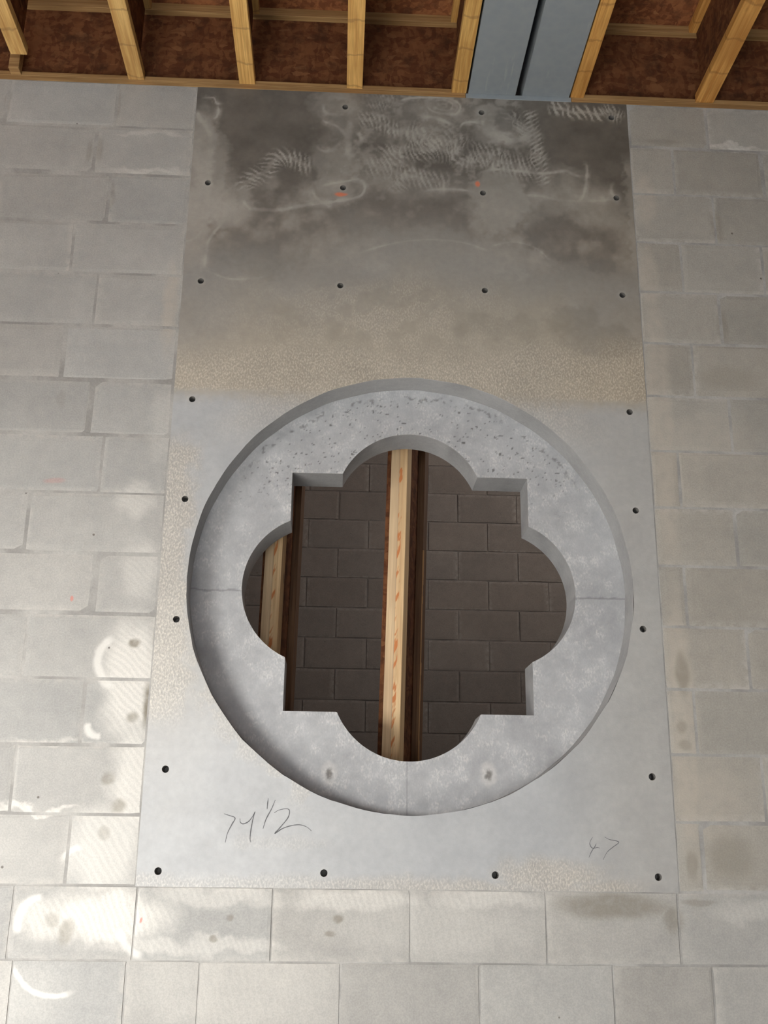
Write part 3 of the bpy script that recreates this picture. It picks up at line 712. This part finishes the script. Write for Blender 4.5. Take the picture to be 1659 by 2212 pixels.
# pencilled sums on the panel: thin strokes of graphite
def pencil(name, strokes, label, hw):
    vs = []; fs = []
    for st in strokes:
        q = np.array(st); q = np.vstack([2 * q[0] - q[1], q, 2 * q[-1] - q[-2]]); pl = []
        for i in range(1, len(q) - 2):
            for t in np.linspace(0, 1, 7)[:-1]:
                pl.append(.5 * (2 * q[i] + (q[i + 1] - q[i - 1]) * t + (2 * q[i - 1] - 5 * q[i] + 4 * q[i + 1] - q[i + 2]) * t * t + (3 * q[i] - q[i - 1] - 3 * q[i + 1] + q[i + 2]) * t ** 3))
        pl.append(q[-2]); pl = np.array(pl); n0 = len(vs); n = len(pl)
        for i in range(n):
            d = pl[min(i + 1, n - 1)] - pl[max(i - 1, 0)]; d = d / (np.hypot(*d) + 1e-9); nn = np.array([-d[1], d[0]])
            wdt = hw * (.45 + .55 * math.sin(math.pi * min(1, max(.06, i / (n - 1))))) * (.8 + .4 * random.random())
            for s_ in (-1, 1):
                e = pl[i] + nn * wdt * s_; vs.append((e[0] * I, -.012 * I, e[1] * I))
        fs += [(n0 + 2 * i, n0 + 2 * i + 1, n0 + 2 * i + 3, n0 + 2 * i + 2) for i in range(n - 1)]
    me = bpy.data.meshes.new(name); me.from_pydata(vs, [], fs); me.update()
    o = link(name, me, M_PENCIL, slabs[0]); o['label'] = label; return o
pencil('pencil_writing', PENCIL_A, 'pencilled figures 79 1/2', .062)
pencil('pencil_writing', PENCIL_B, 'faint pencilled figures 47', .045)

# ring segments: the recessed face, its quatrefoil reveal and the back
def ring_segment(upper):
    sgn = 1 if upper else -1
    zc = CZ - .55
    def keep(x, z):
        return (~in_quat(x - CX, z - CZ)) & (np.hypot(x - CX, z - CZ) < HOLE_R + .25)
    ox = QX + CX; oz = QZ + CZ
    def snap(x, z):
        x = x.copy(); z = z.copy(); d = np.hypot(x - CX, z - CZ); out = d > HOLE_R - .6
        th_ = np.arctan2(z - CZ, x - CX); x[out] = CX + np.cos(th_[out]) * (HOLE_R + .2); z[out] = CZ + np.sin(th_[out]) * (HOLE_R + .2)
        # nearest point on the quatrefoil outline
        m = ~out & (np.abs(z - zc) > 1e-6) | (~out & (d < 23))
        px = x[m]; pz = z[m]; best = np.full(px.size, 1e9); nx = px.copy(); nz = pz.copy()
        for i in range(len(ox)):
            a = (ox[i], oz[i]); b = (ox[(i + 1) % len(ox)], oz[(i + 1) % len(ox)]); dx, dz = b[0] - a[0], b[1] - a[1]
            t = np.clip(((px - a[0]) * dx + (pz - a[1]) * dz) / (dx * dx + dz * dz + 1e-12), 0, 1); ex = a[0] + t * dx; ez = a[1] + t * dz
            dd = np.hypot(px - ex, pz - ez); bb = dd < best; best[bb] = dd[bb]; nx[bb] = ex[bb]; nz[bb] = ez[bb]
        x[m] = nx; z[m] = nz
        return x, z
    vs = []; fs = []; cs = []
    n = len(ox)
    for i in range(n):
        k = (i + 1) % n; zm = (oz[i] + oz[k]) / 2
        if (zm > zc) != upper: continue
        n0 = len(vs)
        for q in (i, k):
            for y in (D1, D1 + .3, D2 - .3, D2):
                vs.append((ox[q], y, oz[q])); g = vnoise(np.array([TH[q] * 14]), np.array([y * 1.1 + 30]), 91)[0]
                e = .5 if y == D1 else 0; cs.append(np.array([.35, .35, .352]) * (.8 + .4 * g) + e * g * np.array([.3, .29, .27]))
            c_, s_ = math.cos(TH[q]), math.sin(TH[q]); vs.append((CX + 31.5 * c_ * 1.0, D2, CZ + 31.5 * s_)); cs.append(GREY)
        fs += [(n0 + 1 + j, n0 + 6 + j, n0 + 5 + j, n0 + j) for j in range(4)]
    if upper: me = grid_mesh('ring_segment', -28.96, 28.96, zc, zc + 29.44, H, keep, snap, D1, paint_ring, (np.array(vs), fs, np.array(cs)))
    else: me = grid_mesh('ring_segment', -28.96, 28.96, zc - 29.44, zc, H, keep, snap, D1, paint_ring, (np.array(vs), fs, np.array(cs)))
    o = link('ring_segment', me, M_PANEL, panel)
    o['label'] = 'upper half of the recessed ring' if upper else 'lower half of the recessed ring'
    return o
ring_segment(True); ring_segment(False)
# rear face of the panel outside the ring (seen from the shaft only)
bm = bmesh.new()
for a, b, c, d in ((-32, 32, 66.5, 111.5), (-32, 32, 0, 7.4), (-32, -29.5, 7.4, 66.5), (29.5, 32, 7.4, 66.5)):
    mesh_box(bm, Vector((a, D2 - 2, c)) * I, Vector((b, D2 - .02, d)) * I)
for sx in (-1, 1):
    for sz in (-1, 1):
        x0, x1 = sorted((CX + sx * 21.3, sx * 32.0)); z0, z1 = sorted((CZ + sz * 21.3, CZ + sz * 30)); mesh_box(bm, Vector((x0, D2 - 2, z0)) * I, Vector((x1, D2 - .03, z1)) * I)
me = bpy.data.meshes.new('back_face'); bm.to_mesh(me); bm.free(); link('back_face', me, M_CONC, panel)

# ------------------------------------------------------------------ shaft behind the panel
YB = 140
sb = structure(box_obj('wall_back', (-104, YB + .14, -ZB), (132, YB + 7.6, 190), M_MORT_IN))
variants = []
for q in range(5):
    m_ = block_mesh(16 - .34, 8 - .34, 2.0, seed=900 + q); m_.materials.append(M_BLOCK_IN); variants.append(m_)
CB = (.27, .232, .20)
for k in range(2, 18):
    off = -2 if k % 2 == 0 else 6
    for n in range(-5, 7):
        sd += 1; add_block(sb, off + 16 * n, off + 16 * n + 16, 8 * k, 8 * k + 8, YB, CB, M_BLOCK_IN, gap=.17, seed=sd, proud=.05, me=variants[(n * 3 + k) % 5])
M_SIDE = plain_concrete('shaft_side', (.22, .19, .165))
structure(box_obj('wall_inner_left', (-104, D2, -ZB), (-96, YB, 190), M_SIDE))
bm = bmesh.new()                            # right shaft wall with a high opening added for the shaft lamp
for a, b, c, d in ((D2, 42, -ZB, 190), (96, YB, -ZB, 190), (42, 96, -ZB, 112), (42, 96, 170, 190)): mesh_box(bm, P(124, a, c), P(132, b, d))
me = bpy.data.meshes.new('wall_inner_right'); bm.to_mesh(me); bm.free(); structure(link('wall_inner_right', me, M_SIDE))
structure(box_obj('ceiling_inner', (-104, D2 - 7, 190), (132, YB + 8, 191), M_OSBD))

def upright_joist(base, alpha, lean, label, length, hole_z, stiff, splinter=False):
    t = empty('upright_joist', P(*base), label, 'joist', None, (0, math.radians(lean), math.radians(-alpha)))
    fw, fd, dp = 2.45, 2.5, 14.0
    local_box('front_flange', (-fw / 2, 0, 0), (fw / 2, fd, length), M_FLZ, t, .0012)
    # web with a knocked-out service hole
    bm = bmesh.new(); hw = .22; h0, h1 = hole_z - 1.2, hole_z + 1.2; a, b = fd + .9, fd + 3.2
    for lo, hi in (((-hw, fd, 0), (hw, dp - fd, h0)), ((-hw, fd, h1), (hw, dp - fd, length)), ((-hw, fd, h0), (hw, a, h1)), ((-hw, b, h0), (hw, dp - fd, h1))):
        mesh_box(bm, Vector(lo) * I, Vector(hi) * I)
    me = bpy.data.meshes.new('web'); bm.to_mesh(me); bm.free(); o = link('web', me, M_OSBD, t); o['label'] = 'dark brown strand board web'
    local_box('back_flange', (-fw / 2, dp - fd, 0), (fw / 2, dp, length), M_BACKFL, t, .0012)['label'] = 'dark rear flange'
    if splinter:
        bm = bmesh.new(); rg = random.Random(5); z = 62.0
        while z < 104:
            dz = 1.2 + rg.random() * 2.4; e = rg.random() * .09
            mesh_box(bm, Vector((fw / 2 - .02, dp - fd - .08, z)) * I, Vector((fw / 2 + .06 + e, dp - fd + .25, min(z + dz, 104))) * I); z += dz
        me = bpy.data.meshes.new('splintered_edge'); bm.to_mesh(me); bm.free(); link('splintered_edge', me, M_SPL, t)['label'] = 'pale torn edge of the rear flange'
        local_box('edge_strip', (-fw / 2 + .05, dp - fd - .12, 90), (-fw / 2 + .17, dp - fd + .02, 150), M_SPL, t)['label'] = 'thin pale sliver along the web'
    local_box('web_stiffener', (-fw / 2 - stiff, .5, 0), (-fw / 2, 5.5, length - 2), M_OSBD, t)['label'] = 'dark board nailed along the left side'
    return t
M_SPL = flat('torn_wood', (.42, .24, .11)); M_BACKFL = lumber('dark_flange', 2, (.20, .11, .055), (.11, .055, .028), False)  # rear flange wood is much darker than the front flange
upright_joist((-3.35, 14, -ZB), 17, 1.27, 'upright wooden I-joist standing in the middle of the quatrefoil opening', 240, 91, .72, True)
upright_joist((-20.1, 14, -ZB), 9, 0.85, 'upright wooden I-joist half hidden behind the left lobe of the quatrefoil', 240, 60, .42)

# ------------------------------------------------------------------ floor framing overhead
JB = 112.3; JT = 126.5                     # underside and top of the joists
def ijoist(x, y_end, label, length=260, fw=2.35, tint=(1, 1, 1)):
    t = empty('ceiling_joist', P(x, y_end, JB), label, 'joist', 'ceiling joists above the block wall')
    fh = 1.35; h = JT - JB
    a = local_box('bottom_flange', (-fw / 2, -length, 0), (fw / 2, 0, fh), M_FL, t, .0012)
    local_box('web', (-.22, -length, fh), (.22, 0, h - fh), M_OSB, t)
    b = local_box('top_flange', (-fw / 2, -length, h - fh), (fw / 2, 0, h), M_FL, t, .0012)
    a.color = b.color = tint + (1,)
    return t
ijoist(-57.0, -4.3, 'pale wooden ceiling joist at the far left, cut short of the wall')
ijoist(-41.05, 0, 'wooden ceiling joist leaning across the upper left, above the pale blocks')
ijoist(-24.75, 0, 'wooden ceiling joist with a round dark knot, above the dark stained panel corner', tint=(1.22, 1.2, 1.12))
ijoist(-8.85, 0, 'wooden ceiling joist running straight up the picture, left of the steel beams', tint=(1.22, 1.18, 1.08))
ijoist(6.75, 0, 'wooden ceiling joist touching the left side of the grey steel beams', fw=2.2, tint=(1, .95, .82))
ijoist(24.55, 0, 'wooden ceiling joist touching the right side of the grey steel beams', fw=2.0, tint=(1.02, .86, .66))
ijoist(43.9, 0, 'wooden ceiling joist with a chipped edge, right of the steel beams', fw=2.7, tint=(1.0, .82, .62))
# blocking piece under the short joist at the far left
t = empty('blocking', P(-58.6, -1.5, JB), 'short upright wooden block on the rim at the far left', 'block')
local_box('stud', (-.75, 0, -.0), (.75, 1.49, 3.9), M_FLX, t, .0012)

def rim(x0, x1, label):
    t = empty('rim_joist', P((x0 + x1) / 2, 0, 111.55), label, 'joist', 'rim joists on top of the block wall')
    hl = (x1 - x0) / 2
    local_box('bottom_flange', (-hl, .0, 0.76), (hl, 2.4, 1.45), M_FLX, t, .001)
    local_box('sill_plate', (-hl, .04, 0), (hl, 5.4, .75), M_FLX, t, .001)['label'] = 'thin wooden sill plate lying on the wall'
    local_box('web', (-hl, 1.0, 1.45), (hl, 1.45, 13.55), M_OSB, t)
    local_box('top_flange', (-hl, .0, 13.55), (hl, 2.4, 14.94), M_FLX, t, .001)
    return t
rim(-96, 7.75, 'wooden rim joist with strand board web, left of the steel beams')
rim(23.7, 96, 'wooden rim joist with reddish strand board web, right of the steel beams')
# bearing plate and the two boxed steel beams
pl = box_obj('bearing_plate', (-.9 + 8.7, -.02, 111.5), (23.65, 9.0, JB), M_STEEL, None, .001)
pl['label'] = 'flat grey steel bearing plate under the two steel beams'; pl['category'] = 'plate'
def steel_beam(x0, x1, label):
    t = empty('steel_beam', P((x0 + x1) / 2, 0, JB), label, 'beam', 'galvanized steel beams')
    hw = (x1 - x0) / 2; L = 262; h = 12.0; tk = .12
    local_box('bottom_plate', (-hw, -L, 0), (hw, 8.5, tk), M_STEEL, t, .0008)
    local_box('side_plate', (-hw, -L, tk), (-hw + tk, 8.5, h - tk), M_STEEL, t); local_box('side_plate', (hw - tk, -L, tk), (hw, 8.5, h - tk), M_STEEL, t)
    local_box('top_plate', (-hw, -L, h - tk), (hw, 8.5, h), M_STEEL, t)
    return t
steel_beam(8.15, 15.25, 'left one of two grey galvanized steel beams')
steel_beam(16.25, 23.35, 'right one of two grey galvanized steel beams')
